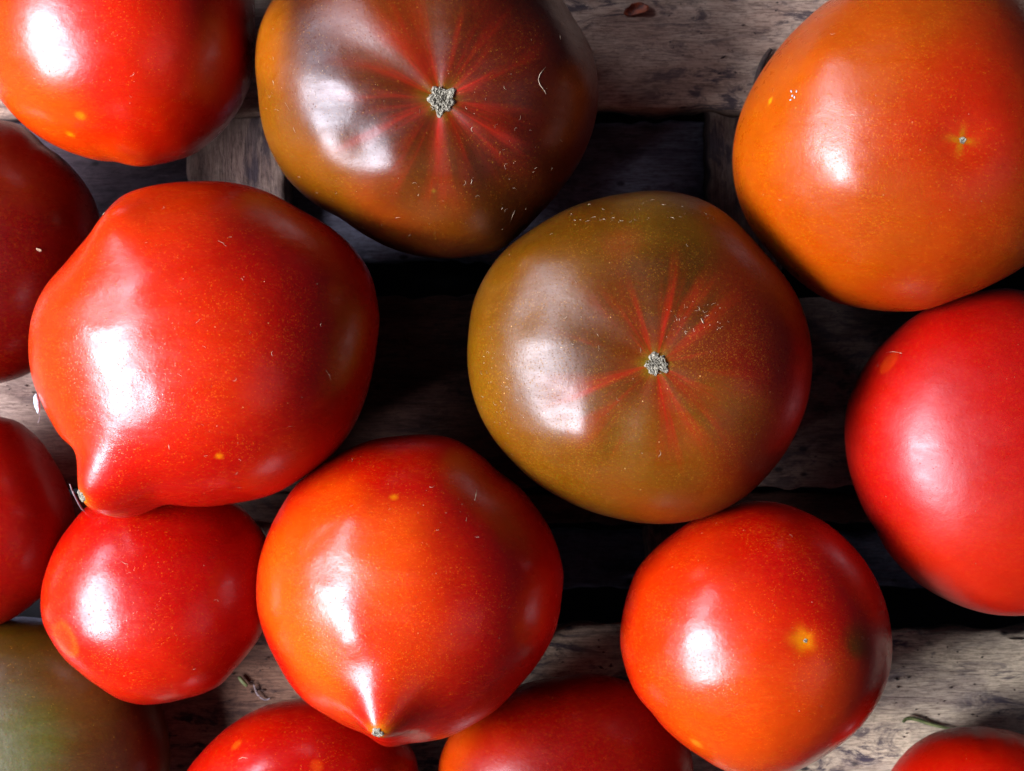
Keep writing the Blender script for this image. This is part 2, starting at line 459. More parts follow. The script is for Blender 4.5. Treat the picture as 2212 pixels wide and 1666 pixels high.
def make_tomato(t):
    cx, cy = t['c']
    pts = np.array(t['out'], float)
    a = np.arctan2(cy - pts[:, 1], pts[:, 0] - cx)
    r = np.hypot(pts[:, 0] - cx, pts[:, 1] - cy)
    o = np.argsort(a); a, r = a[o], r[o]
    Rt = np.interp(BC, np.concatenate([a - 2 * math.pi, a, a + 2 * math.pi]), np.concatenate([r, r, r]))
    Rt = gsmooth(Rt, 0.9)
    t['Rt'] = Rt
    z0 = t['z']
    C = np.array(W(cx, cy, z0))
    k = S * (CAMZ - z0) / DIST
    H, Hb = t['H'] * S, t.get('Hb', t['z'] / S) * S
    nexp = t.get('n', 2.15)
    norm = (DXY ** nexp + np.abs(DIR[:, 2]) ** nexp) ** (1 / nexp)
    D = DIR / norm[:, None]
    R0 = Rt.mean() * k
    wv, wv2 = Waves(t['seed'], 2.6), Waves(t['seed'] + 31, 5.5)
    tips = []
    mask = np.zeros(NB)
    for (px, py, el, am, sg, pw, soft, wid) in t.get('tips', []):
        az = math.atan2(cy - py, px - cx); el = math.radians(el)
        d = np.array([math.cos(az) * math.cos(el), math.sin(az) * math.cos(el), math.sin(el)])
        ang = np.arccos(np.clip(DIR @ d, -1, 1))
        tips.append((am, np.exp(-(np.sqrt(ang ** 2 + soft ** 2) / sg) ** pw)))
        da = np.abs((BC - az + math.pi) % (2 * math.pi) - math.pi)
        mask = np.maximum(mask, np.clip((wid - da) / 0.12 + 0.5, 0, 1))
        t['tipdir'] = d
    Rb = Rt.copy()
    if tips:      # the body's outline bridged across the tip
        ok = mask < 0.01
        x = np.concatenate([BC[ok] - 2 * math.pi, BC[ok], BC[ok] + 2 * math.pi])
        Rb = Rt * (1 - mask) + mask * np.interp(BC, x, np.tile(Rt[ok], 3))

    def fit(scale, its, tipscale):
        Rl = np.full(NB, R0); Rh = np.zeros(NB)
        for it in range(its + 1):
            Rr = R0 + (pint(TH, Rl) - R0) * DXY ** 1.6 + pint(TH, Rh) * DXY ** 7
            hz = np.where(DIR[:, 2] > 0, H, Hb)
            for sc_ in ((scale,) if it < 4 else (scale * tipscale,)):
                P = np.stack([D[:, 0] * Rr * sc_, D[:, 1] * Rr * sc_, D[:, 2] * hz * sc_], 1) + C
            pr = project(P)
            ex, ey = pr[:, 0] - cx, cy - pr[:, 1]
            aa = np.arctan2(ey, ex); rr = np.hypot(ex, ey)
            idx = np.clip(((aa + math.pi) / (2 * math.pi) * NB).astype(int), 0, NB - 1)
            mx = np.zeros(NB); np.maximum.at(mx, idx, rr)
            mx = np.where(mx < 1, Rb, mx)
            diff = ((Rb if it < 4 else Rt) - mx) * k
            if it >= its: break
            if it < 4: Rl = Rl + gsmooth(diff, 4)
            else: Rh = Rh + gsmooth(diff, 1.3)
        return P, pr, mx

    wv, wv2 = Waves(t['seed'], 2.6), Waves(t['seed'] + 31, 5.5)
    base = 1 + t.get('lump', 0.008) * wv(DIR) + t.get('lump2', 0.003) * wv2(DIR)
    ts = 1.0
    if tips:      # length of the tip, so that it ends over its layout point
        tx, ty = t['tips'][0][:2]
        am, f_ = tips[0]; f_ = f_ / f_.max()
        for _ in range(5):
            ts = 1 + am * f_
            _p, _r, _m = fit(base, 4, ts)
            it_ = int(np.argmax(DIR @ t['tipdir']))
            q0 = math.hypot(_r[it_, 0] - cx, _r[it_, 1] - cy); q1 = math.hypot(tx - cx, ty - cy)
            am += (q1 / q0 - 1) * (1 + am)
        ts = 1 + am * f_
        print('TIP', t['key'], round(am, 3))
    t['P0'], t['pr0'], _ = fit(base, 6, ts)
    scale = base
    for (px, py, sg, am, *st) in t.get('bumps', []):
        df = DIR - fdir(t, px, py)
        if st: df = df / np.array([1, st[0], 1])
        ang = np.linalg.norm(df, axis=1)
        scale = scale + am * np.exp(-0.5 * (ang / sg) ** 2)
    if 'scar' in t:
        d = t['tipdir'] if tips else fdir(t, *t['scar'][:2])
        e1 = np.cross(d, [0, 1, 0]); e1 /= np.linalg.norm(e1); e2 = np.cross(d, e1)
        ang = np.arccos(np.clip(DIR @ d, -1, 1))
        az = np.arctan2(DIR @ e2, DIR @ e1)
        t['_sc'] = (d, ang, az)
        dep, sg = t.get('dimple', (0, 0.3))
        scale = scale - dep * np.exp(-0.5 * (ang / sg) ** 2)
        nl, am = t.get('lobes', (0, 0))
        if nl:
            env = np.exp(-0.5 * ((ang - 0.75) / 0.42) ** 2)
            w = az * nl + t.get('lphase', 0.0) + 0.5 * np.sin(az * 2 + 1.3)
            scale = scale + am * env * np.cos(w)
    P, pr, mx = fit(scale, 7, ts)
    t['P0'], t['pr0'] = P, pr
    t['P'] = P; t['C'] = C
    t['err'] = float(np.abs(Rt - mx).mean())
    # ---- colour of the skin, patch by patch
    col = np.tile(lin(*t['col']), (len(P), 1))
    nz1, nz2, nz3 = Waves(t['seed'] + 5, 4.0), Waves(t['seed'] + 6, 11.0), Waves(t['seed'] + 7, 26.0)
    warp = np.stack([nz1(DIR + i * 3.1) * 0.10 + nz2(DIR + i) * 0.045 + nz3(DIR + i * 1.7) * 0.015 for i in range(3)], 1)
    for (px, py, rad, c, am, *soft) in t.get('pat', []):
        d = fdir(t, px, py)
        so = soft[0] if soft else 0.6
        wf = min(1.0, rad / 0.35)
        dist = np.linalg.norm(DIR + warp * wf - d, axis=1) / rad
        f = np.clip((1 + so - dist) / (2 * so), 0, 1); f = f * f * (3 - 2 * f) * am
        col = col * (1 - f[:, None]) + lin(*c)[None] * f[:, None]
    if 'scar' in t and t.get('rays'):
        d, ang, az = t['_sc']
        nr, reach, rc, am = t['rays']
        rr_ = np.random.default_rng(t['seed'] + 9)
        tot = np.zeros(len(P))
        for i in range(nr):
            a0 = (i + rr_.uniform(-0.28, 0.28)) / nr * 2 * math.pi
            ln = reach * rr_.uniform(0.55, 1.25); wd = 0.13 * rr_.uniform(0.6, 1.3)
            da = np.abs((az - a0 + 0.12 * nz2(DIR * 2) + math.pi) % (2 * math.pi) - math.pi)
            lat = da * np.sin(np.clip(ang, 0, 1.5))
            f = np.exp(-0.5 * (lat / (0.012 + wd * 0.28 * (0.4 + ang))) ** 2) * np.clip(1 - ang / ln, 0, 1) ** 1.2
            tot = np.maximum(tot, f)
        core = np.exp(-(ang / (reach * 0.42)) ** 2)
        f = np.clip(np.maximum(tot, core * 0.85), 0, 1) * am
        f = np.clip(f * (1 + 0.25 * nz3(DIR)), 0, 1)
        col = col * (1 - f[:, None]) + lin(*rc)[None] * f[:, None]
        if t.get('halo'):
            hc, hr = t['halo']
            star = 1 + t.get('starry', 0.1) * np.cos(az * t.get('hstar', 6) + 0.6) + 0.15 * nz3(DIR)
            f = np.clip(1.4 * np.exp(-(ang / (hr * star)) ** 2), 0, 1)
            col = col * (1 - f[:, None]) + lin(*hc)[None] * f[:, None]
    col = np.clip(col, 0, 1) * np.array({'brown': [0.50, 0.46, 0.1], 'orange': [0.63, 0.56, 0.1]}.get(t['mat'], [0.63, 0.47, 0.1]))
    spk = np.clip(t.get('spk', 0.5) * (1 + 0.5 * nz1(DIR * 1.3)), 0, 1)
    for (px, py, rad, am) in t.get('spots', []):
        d = fdir(t, px, py)
        spk = np.clip(spk + am * np.exp(-0.5 * (np.linalg.norm(DIR + warp * 0.6 - d, axis=1) / rad) ** 2), 0, 1)
    me = bpy.data.meshes.new('tomato')
    me.vertices.add(len(P)); me.vertices.foreach_set('co', (P - C).ravel())
    nt = len(TRIA)
    me.loops.add(nt * 3); me.loops.foreach_set('vertex_index', TRIA.ravel())
    me.polygons.add(nt); me.polygons.foreach_set('loop_start', np.arange(nt) * 3)
    me.polygons.foreach_set('use_smooth', np.ones(nt, bool))
    me.update(); me.validate()
    ca = me.color_attributes.new('skin', 'FLOAT_COLOR', 'POINT')
    ca.data.foreach_set('color', np.concatenate([col, np.ones((len(P), 1))], 1).ravel())
    sp_ = np.zeros((len(P), 3))
    if 'scar' in t and t.get('streak'):
        d, ang, az = t['_sc']
        azr = az + t['seed'] * 0.7
        sp_[:, 0] = ang * np.cos(azr); sp_[:, 1] = ang * np.sin(azr)
        sp_[:, 2] = np.clip(1.25 * (1 - ang / t['streak']), 0, 1) ** 0.9
    va = me.attributes.new('scar_polar', 'FLOAT_VECTOR', 'POINT'); va.data.foreach_set('vector', sp_.ravel())
    fa = me.attributes.new('speckle', 'FLOAT', 'POINT'); fa.data.foreach_set('value', spk)
    me.materials.append(M[t['mat']])
    ob = link(bpy.data.objects.new('tomato', me)); ob.location = C
    tag(ob, t['label'], 'tomato', 'ripening tomatoes spread on the crate slats')
    N = np.empty(len(P) * 3); me.vertices.foreach_get('normal', N); N = N.reshape(-1, 3)
    t['N'] = N; t['ob'] = ob; t['pr'] = pr
    ALL.append(t)
    return t


def on_surface(t, px, py):
    d2 = (t['pr'][:, 0] - px) ** 2 + (t['pr'][:, 1] - py) ** 2
    up = np.where(t['N'][:, 2] > 0.02)[0]
    i = up[np.argsort(d2[up])[:6]]
    w = 1 / (d2[i] + 0.5); w /= w.sum()
    p = (t['P'][i] * w[:, None]).sum(0); n = (t['N'][i] * w[:, None]).sum(0); n /= np.linalg.norm(n)
    return Vector(p), Vector(n)


exec_tomatoes = []
def T(**kw): exec_tomatoes.append(kw)


T(key='topleft', seed=11, c=(262, 62), z=0.034, H=300, n=2.1, mat='red', col=(196, 14, 6), spk=0.35,
  label='red tomato with orange underside lying in the top left corner of the crate',
  out=[(545, -30), (549, 69), (545, 171), (515, 240), (473, 292), (412, 338), (377, 348), (336, 357), (298, 361), (271, 357), (247, 349), (206, 346), (165, 334), (113, 312), (69, 285), (21, 240), (0, 216), (-25, 140), (-35, 60), (-20, -40), (20, -130), (100, -200), (200, -235), (320, -230), (430, -180), (510, -100)],
  pat=[(250, 180, 0.75, (222, 40, 8), 0.8), (60, 240, 0.36, (236, 88, 4), 0.9), (230, 345, 0.38, (234, 78, 6), 0.9, 0.5), (-20, 120, 0.5, (235, 90, 10), 0.7), (172, 252, 0.035, (250, 150, 10), 0.8, 0.5), (150, 290, 0.03, (250, 160, 10), 0.8, 0.5)],
  bumps=[(298, 356, 0.09, 0.02), (95, 80, 0.28, -0.028)])

T(key='browntop', seed=22, c=(920, 195), z=0.036, H=300, n=2.3, mat='brown', col=(82, 31, 5), spk=0.30,
  label='dark brown ribbed tomato with the largest pale corky scar, at the top centre',
  out=[(1215, 0), (1240, 40), (1255, 62), (1278, 105), (1291, 165), (1293, 220), (1280, 285), (1256, 343), (1211, 410), (1165, 462), (1125, 505), (1077, 543), (1029, 553), (971, 560), (902, 553), (834, 533), (782, 505), (734, 470), (690, 449), (655, 422), (618, 384), (597, 350), (577, 309), (563, 254), (558, 206), (550, 137), (556, 69), (587, 0), (625, -50), (700, -100), (800, -140), (900, -155), (1000, -150), (1100, -120), (1180, -60)],
  scar=(955, 215, 33), dimple=(0.07, 0.22), lobes=(7, 0.020), lphase=0.4,
  streak=0.75, rays=(7, 0.5, (176, 20, 6), 0.55), halo=((120, 92, 16), 0.095),
  pat=[(570, 140, 0.30, (176, 96, 0), 0.95), (600, 320, 0.30, (150, 88, 2), 0.9), (700, 380, 0.30, (150, 84, 2), 0.85), (860, 440, 0.26, (176, 72, 4), 0.8), (930, 400, 0.28, (112, 56, 4), 0.8), (1000, 480, 0.24, (124, 60, 6), 0.7), (850, 20, 0.3, (140, 62, 6), 0.6), (1010, 40, 0.28, (92, 36, 4), 0.7), (1100, 80, 0.3, (100, 24, 4), 0.6), (1200, 250, 0.5, (96, 14, 4), 0.7), (560, 60, 0.05, (60, 60, 6), 0.7), (937, 413, 0.014, (140, 130, 70), 0.7, 0.4)],
  bumps=[(690, 130, 0.20, -0.014), (705, 320, 0.12, 0.026), (885, 365, 0.11, 0.036), (700, 220, 0.08, -0.016), (780, 310, 0.09, -0.020), (640, 30, 0.2, 0.02), (900, 400, 0.15, 0.012), (1240, 60, 0.15, -0.02)])

T(key='orange', seed=33, c=(1955, 295), z=0.038, H=350, n=2.1, mat='orange', col=(180, 72, 2), spk=0.75,
  label='orange tomato with a tiny star-shaped scar near the top right corner',
  out=[(1792, 0), (1732, 51), (1677, 111), (1635, 170), (1608, 221), (1592, 267), (1582, 323), (1585, 392), (1598, 442), (1622, 493), (1654, 535), (1691, 576), (1737, 617), (1792, 650), (1861, 666), (1930, 673), (1999, 670), (2069, 645), (2138, 617), (2212, 576), (2290, 500), (2330, 400), (2340, 290), (2320, 180), (2280, 90), (2230, 10), (2160, -50), (2060, -85), (1960, -85), (1870, -50)],
  scar=(2080, 303, 8), dimple=(0.03, 0.12), rays=(4, 0.2, (206, 60, 6), 0.8), halo=((190, 110, 10), 0.036), hstar=4, starry=0.75,
  pat=[(1650, 300, 0.55, (184, 84, 0), 0.95, 0.8), (1800, 560, 0.55, (180, 74, 0), 0.9, 0.7), (1760, 80, 0.4, (182, 76, 0), 0.9), (1700, 200, 0.3, (186, 84, 0), 0.7), (2080, 290, 0.34, (190, 20, 3), 0.85, 0.8), (2190, 110, 0.3, (180, 24, 4), 0.6), (1990, 640, 0.3, (190, 42, 4), 0.6), (2120, 500, 0.25, (200, 60, 4), 0.6), (1665, 218, 0.018, (235, 160, 30), 0.9, 0.4)],
  bumps=[(1775, 125, 0.14, 0.034), (1835, 385, 0.13, 0.020), (1850, 400, 0.12, 0.006), (1800, 262, 0.10, -0.006), (1950, 60, 0.12, 0.008), (1720, 400, 0.2, 0.006)])

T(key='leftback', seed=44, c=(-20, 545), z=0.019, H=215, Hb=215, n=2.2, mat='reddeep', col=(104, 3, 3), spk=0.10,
  label='dark shaded red tomato at the left edge, tucked behind the large pointed tomato',
  out=[(0, 259), (51, 271), (99, 316), (147, 353), (185, 398), (206, 436), (214, 463), (222, 540), (210, 620), (175, 700), (120, 770), (62, 808), (0, 829), (-60, 838), (-150, 800), (-220, 720), (-260, 620), (-265, 500), (-230, 380), (-150, 290), (-60, 255)],
  pat=[(20, 330, 0.45, (112, 30, 8), 0.6)])

T(key='pointed', seed=55, c=(440, 752), z=0.044, H=345, n=2.1, mat='red', col=(200, 20, 5), spk=0.45,
  label='largest red tomato, with a pointed tip at its lower left resting over a smaller one',
  out=[(141, 569), (178, 524), (203, 490), (240, 442), (271, 418), (309, 405), (360, 396), (429, 392), (497, 394), (549, 405), (600, 425), (635, 446), (686, 473), (720, 494), (755, 525), (788, 567), (807, 607), (815, 650), (821, 690), (815, 740), (805, 800), (790, 860), (765, 920), (735, 965), (695, 1003), (644, 1038), (586, 1070), (507, 1087), (429, 1095), (390, 1093), (359, 1089), (324, 1109), (285, 1120), (250, 1125), (219, 1113), (195, 1101), (181, 1074), (176, 1042), (176, 1003), (156, 980), (129, 941), (105, 902), (86, 863), (70, 824), (62, 777), (62, 722), (70, 675), (84, 640), (105, 605)],
  scar=(206, 1095, 14), rays=(7, 0.12, (214, 110, 8), 0.7), halo=((200, 130, 10), 0.028),
  pat=[(120, 700, 0.5, (224, 66, 8), 0.85), (330, 430, 0.45, (222, 60, 8), 0.8), (440, 800, 0.50, (214, 50, 6), 0.75), (720, 700, 0.6, (190, 6, 4), 0.9), (640, 480, 0.35, (190, 6, 4), 0.7), (470, 1040, 0.35, (190, 10, 4), 0.7), (120, 880, 0.3, (222, 70, 10), 0.6), (235, 1118, 0.07, (220, 110, 8), 0.6), (472, 986, 0.02, (240, 150, 10), 0.9, 0.4)],
  spots=[(470, 800, 0.30, 0.6), (400, 960, 0.22, 0.6), (560, 620, 0.2, 0.3)],
  scar_off=np.array([-0.03, -0.02, 0.02]), tips=[(214, 1088, 30, 0.3, 0.22, 1.6, 0.05, 0.34)],
  bumps=[(240, 495, 0.14, 0.060), (240, 820, 0.42, -0.040, 0.6), (300, 850, 0.05, -0.003), (160, 600, 0.16, 0.010), (220, 660, 0.10, -0.010), (790, 700, 0.2, 0.02)])

T(key='olive', seed=66, c=(1383, 772), z=0.038, H=290, n=2.35, mat='brown', col=(98, 54, 4), spk=0.80,
  label='olive brown tomato with red streaks around its small corky scar, in the centre',
  out=[(1010, 790), (1012, 720), (1020, 660), (1040, 610), (1068, 565), (1100, 530), (1145, 498), (1190, 470), (1240, 445), (1290, 430), (1350, 418), (1410, 411), (1450, 414), (1500, 425), (1545, 445), (1580, 470), (1620, 510), (1650, 545), (1690, 590), (1715, 625), (1735, 670), (1748, 715), (1755, 770), (1752, 830), (1742, 880), (1722, 930), (1695, 980), (1660, 1025), (1620, 1065), (1570, 1098), (1510, 1122), (1450, 1132), (1390, 1131), (1330, 1120), (1270, 1103), (1210, 1075), (1160, 1045), (1110, 1000), (1070, 955), (1040, 905), (1020, 850)],
  scar=(1418, 787, 27), dimple=(0.06, 0.2), lobes=(8, 0.007), lphase=1.0,
  streak=0.72, rays=(9, 0.5, (180, 34, 4), 0.5), halo=((130, 112, 16), 0.078),
  pat=[(1040, 780, 0.45, (140, 90, 0), 0.95), (1180, 1000, 0.45, (134, 80, 0), 0.9), (1150, 560, 0.35, (122, 72, 2), 0.9), (1430, 460, 0.3, (126, 84, 4), 0.9), (1450, 610, 0.33, (86, 44, 4), 0.8), (1330, 650, 0.2, (110, 52, 4), 0.7), (1720, 790, 0.50, (140, 12, 4), 0.9, 0.7), (1650, 600, 0.3, (140, 24, 4), 0.7), (1560, 950, 0.3, (130, 78, 4), 0.8), (1420, 1080, 0.35, (150, 68, 2), 0.8), (1330, 520, 0.10, (140, 56, 20), 0.4), (1640, 1000, 0.3, (150, 30, 4), 0.7), (1400, 980, 0.3, (136, 86, 2), 0.7)],
  bumps=[(1150, 560, 0.11, 0.034), (1175, 775, 0.22, -0.018), (1275, 945, 0.10, 0.028), (1135, 675, 0.08, -0.016), (1210, 885, 0.07, -0.014), (1345, 520, 0.12, 0.014), (1410, 500, 0.08, 0.008), (1400, 920, 0.08, 0.010), (1240, 560, 0.12, 0.012)])

T(key='right', seed=77, c=(2135, 978), z=0.030, H=285, n=2.1, mat='redsoft', col=(188, 12, 8), spk=0.25,
  label='red tomato cut by the right edge, with a faint ring mark on its upper left',
  out=[(2100, 632), (2050, 648), (2000, 668), (1960, 693), (1925, 725), (1895, 755), (1865, 795), (1845, 835), (1830, 870), (1824, 915), (1825, 960), (1832, 1010), (1848, 1060), (1870, 1110), (1895, 1150), (1915, 1190), (1945, 1225), (1985, 1262), (2030, 1290), (2080, 1312), (2140, 1328), (2212, 1331), (2300, 1310), (2380, 1250), (2430, 1160), (2450, 1050), (2440, 920), (2400, 800), (2330, 700), (2260, 645), (2180, 622)],
  pat=[(2100, 1230, 0.5, (204, 40, 8), 0.85), (1930, 900, 0.3, (206, 20, 6), 0.7), (1912, 793, 0.085, (222, 70, 20), 0.7, 0.25), (2000, 720, 0.4, (196, 8, 4), 0.7)],
  bumps=[(2030, 960, 0.45, -0.034, 0.7)])

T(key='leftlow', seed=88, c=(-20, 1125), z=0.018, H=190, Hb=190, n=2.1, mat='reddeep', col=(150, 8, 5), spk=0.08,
  label='plain dark red tomato at the left edge, beside the small red one',
  out=[(0, 900), (39, 910), (78, 941), (117, 995), (141, 1042), (156, 1081), (163, 1140), (152, 1200), (125, 1255), (80, 1297), (38, 1331), (0, 1350), (-70, 1352), (-150, 1310), (-200, 1230), (-215, 1130), (-190, 1020), (-130, 940), (-60, 903)])

T(key='small', seed=99, c=(338, 1290), z=0.027, H=215, Hb=230, n=2.1, mat='red', col=(190, 10, 4), spk=0.40,
  label='small red tomato lying under the pointed tip of the largest tomato',
  out=[(175, 1106), (153, 1133), (126, 1171), (103, 1221), (90, 1266), (87, 1305), (92, 1347), (111, 1385), (137, 1423), (172, 1453), (214, 1484), (259, 1512), (305, 1523), (351, 1520), (400, 1509), (439, 1499), (477, 1480), (507, 1446), (534, 1415), (564, 1373), (582, 1320), (590, 1260), (588, 1200), (574, 1160), (549, 1125), (522, 1095), (470, 1065), (400, 1045), (320, 1042), (240, 1060)],
  pat=[(120, 1280, 0.4, (214, 44, 6), 0.8), (300, 1460, 0.5, (206, 34, 6), 0.8), (145, 1390, 0.20, (226, 90, 20), 0.75, 0.2), (140, 1385, 0.14, (212, 46, 14), 0.8, 0.3), (480, 1250, 0.5, (182, 4, 3), 0.8)],
  bumps=[(205, 1180, 0.16, 0.014), (190, 1300, 0.2, -0.008)])

T(key='nipple', seed=111, c=(888, 1268), z=0.038, H=330, n=2.1, mat='red', col=(196, 18, 5), spk=0.45,
  label='red orange tomato with a short nipple tip pointing down, in the lower middle',
  out=[(863, 942), (957, 942), (988, 951), (1033, 978), (1078, 1020), (1122, 1051), (1158, 1096), (1185, 1136), (1207, 1190), (1217, 1234), (1212, 1301), (1198, 1368), (1167, 1426), (1122, 1480), (1078, 1529), (1024, 1565), (971, 1592), (921, 1603), (880, 1606), (862, 1612), (845, 1616), (828, 1615), (812, 1605), (796, 1589), (756, 1574), (707, 1547), (663, 1520), (627, 1480), (596, 1426), (569, 1368), (555, 1315), (553, 1270), (560, 1208), (578, 1154), (604, 1101), (640, 1047), (689, 1007), (743, 976), (801, 951)],
  scar=(830, 1588, 13), rays=(6, 0.10, (220, 110, 20), 0.5), halo=((214, 130, 40), 0.045),
  pat=[(600, 1250, 0.40, (230, 92, 4), 0.9), (680, 1120, 0.35, (222, 76, 4), 0.85), (660, 1430, 0.35, (228, 98, 4), 0.9), (830, 1180, 0.30, (226, 84, 4), 0.85), (870, 1270, 0.32, (228, 92, 4), 0.85), (900, 1430, 0.32, (214, 66, 4), 0.8), (1080, 1250, 0.55, (192, 8, 4), 0.85), (940, 980, 0.3, (190, 10, 4), 0.7), (960, 1530, 0.3, (190, 12, 6), 0.7), (720, 1545, 0.25, (214, 70, 20), 0.6), (852, 1073, 0.02, (240, 150, 10), 0.8, 0.4)],
  spots=[(950, 1400, 0.3, 0.7), (690, 1460, 0.25, 0.7), (800, 1250, 0.25, 0.5)],
  tips=[(830, 1586, 52, 0.30, 0.18, 1.40, 0.05, -0.07)],
  bumps=[(755, 1115, 0.13, 0.028), (735, 1290, 0.16, -0.006), (700, 1230, 0.08, -0.008), (765, 1370, 0.10, 0.022), (830, 1420, 0.10, 0.010), (700, 1450, 0.12, 0.006), (850, 1300, 0.12, -0.008)])

T(key='star', seed=122, c=(1633, 1382), z=0.036, H=300, n=2.1, mat='red', col=(200, 22, 5), spk=0.75,
  label='red tomato with a yellow spot round its tiny scar and olive bruise beside it',
  out=[(1631, 1082), (1683, 1086), (1736, 1104), (1792, 1135), (1836, 1174), (1875, 1222), (1906, 1283), (1921, 1335), (1928, 1401), (1921, 1458), (1901, 1510), (1867, 1562), (1814, 1610), (1762, 1645), (1727, 1663), (1680, 1675), (1620, 1680), (1552, 1660), (1509, 1632), (1456, 1593), (1408, 1540), (1374, 1501), (1352, 1449), (1339, 1388), (1345, 1327), (1358, 1274), (1378, 1226), (1413, 1187), (1456, 1152), (1509, 1117), (1574, 1093)],
  scar=(1738, 1382, 5), dimple=(0.012, 0.06), rays=(5, 0.16, (226, 90, 4), 0.8), halo=((240, 150, 4), 0.065), hstar=5,
  pat=[(1450, 1330, 0.6, (216, 62, 4), 0.75), (1560, 1580, 0.55, (216, 84, 4), 0.9), (1500, 1200, 0.35, (206, 44, 4), 0.6), (1700, 1150, 0.4, (190, 8, 4), 0.8), (1860, 1250, 0.3, (188, 8, 4), 0.7), (1860, 1385, 0.14, (132, 62, 10), 0.85, 0.6), (1848, 1400, 0.07, (116, 72, 10), 0.7, 0.6), (1760, 1520, 0.35, (208, 70, 6), 0.7), (1505, 1605, 0.05, (214, 150, 60), 0.7, 0.5)],
  spots=[(1430, 1370, 0.25, 0.3)],
  bumps=[(1520, 1240, 0.14, 0.018), (1540, 1420, 0.2, -0.010), (1620, 1440, 0.10, 0.006), (1790, 1200, 0.3, 0.008)])

T(key='olivelow', seed=133, c=(65, 1625), z=0.012, H=190, Hb=130, n=2.3, mat='brown', col=(84, 52, 8), spk=0.12,
  label='out of focus olive green tomato in the bottom left corner',
  out=[(0, 1335), (80, 1335), (160, 1350), (240, 1390), (310, 1450), (350, 1530), (368, 1620), (355, 1720), (300, 1810), (200, 1880), (80, 1910), (-50, 1890), (-160, 1810), (-230, 1700), (-235, 1570), (-180, 1440), (-90, 1360)],
  pat=[(60, 1420, 0.3, (84, 56, 10), 0.8), (0, 1620, 0.35, (84, 86, 22), 0.8), (280, 1600, 0.4, (84, 26, 6), 0.8), (150, 1500, 0.25, (104, 56, 16), 0.6)])

T(key='bottomleft', seed=144, c=(655, 1710), z=0.021, H=225, Hb=215, n=2.1, mat='red', col=(180, 8, 4), spk=0.30,
  label='red tomato at the bottom edge, half hidden below the nipple tip',
  out=[(400, 1668), (431, 1629), (465, 1594), (507, 1560), (553, 1533), (595, 1518), (641, 1510), (700, 1508), (780, 1530), (850, 1570), (886, 1610), (899, 1636), (905, 1668), (905, 1720), (880, 1800), (820, 1870), (730, 1910), (620, 1915), (520, 1880), (440, 1810), (400, 1735)],
  pat=[(500, 1600, 0.4, (196, 26, 4), 0.7), (510, 1608, 0.05, (226, 100, 30), 0.7, 0.4), (683, 1655, 0.06, (220, 80, 20), 0.6, 0.4)],
  bumps=[(530, 1660, 0.25, 0.02)])

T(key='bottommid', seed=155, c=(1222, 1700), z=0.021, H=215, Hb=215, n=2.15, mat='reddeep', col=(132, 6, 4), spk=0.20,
  label='dark red tomato at the bottom edge between the nipple tipped and yellow spotted ones',
  out=[(946, 1668), (950, 1636), (964, 1601), (990, 1560), (1040, 1520), (1100, 1490), (1200, 1464), (1280, 1455), (1352, 1470), (1420, 1510), (1470, 1570), (1496, 1640), (1498, 1680), (1490, 1750), (1440, 1840), (1350, 1900), (1220, 1920), (1100, 1890), (1000, 1820), (950, 1740)],
  pat=[(980, 1620, 0.3, (190, 70, 10), 0.85), (1080, 1640, 0.3, (190, 40, 10), 0.5)])

T(key='bottomright', seed=166, c=(2118, 1752), z=0.021, H=200, Hb=215, n=2.1, mat='reddeep', col=(200, 20, 6), spk=0.25,
  label='small red tomato peeking into the bottom right corner on the pale slat',
  out=[(1923, 1668), (1945, 1636), (1976, 1606), (2019, 1582), (2067, 1571), (2111, 1570), (2163, 1575), (2212, 1588), (2290, 1640), (2330, 1720), (2325, 1810), (2270, 1890), (2170, 1930), (2060, 1925), (1970, 1870), (1920, 1790), (1910, 1720)])

TM = {}
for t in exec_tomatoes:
    TM[t['key']] = make_tomato(t)


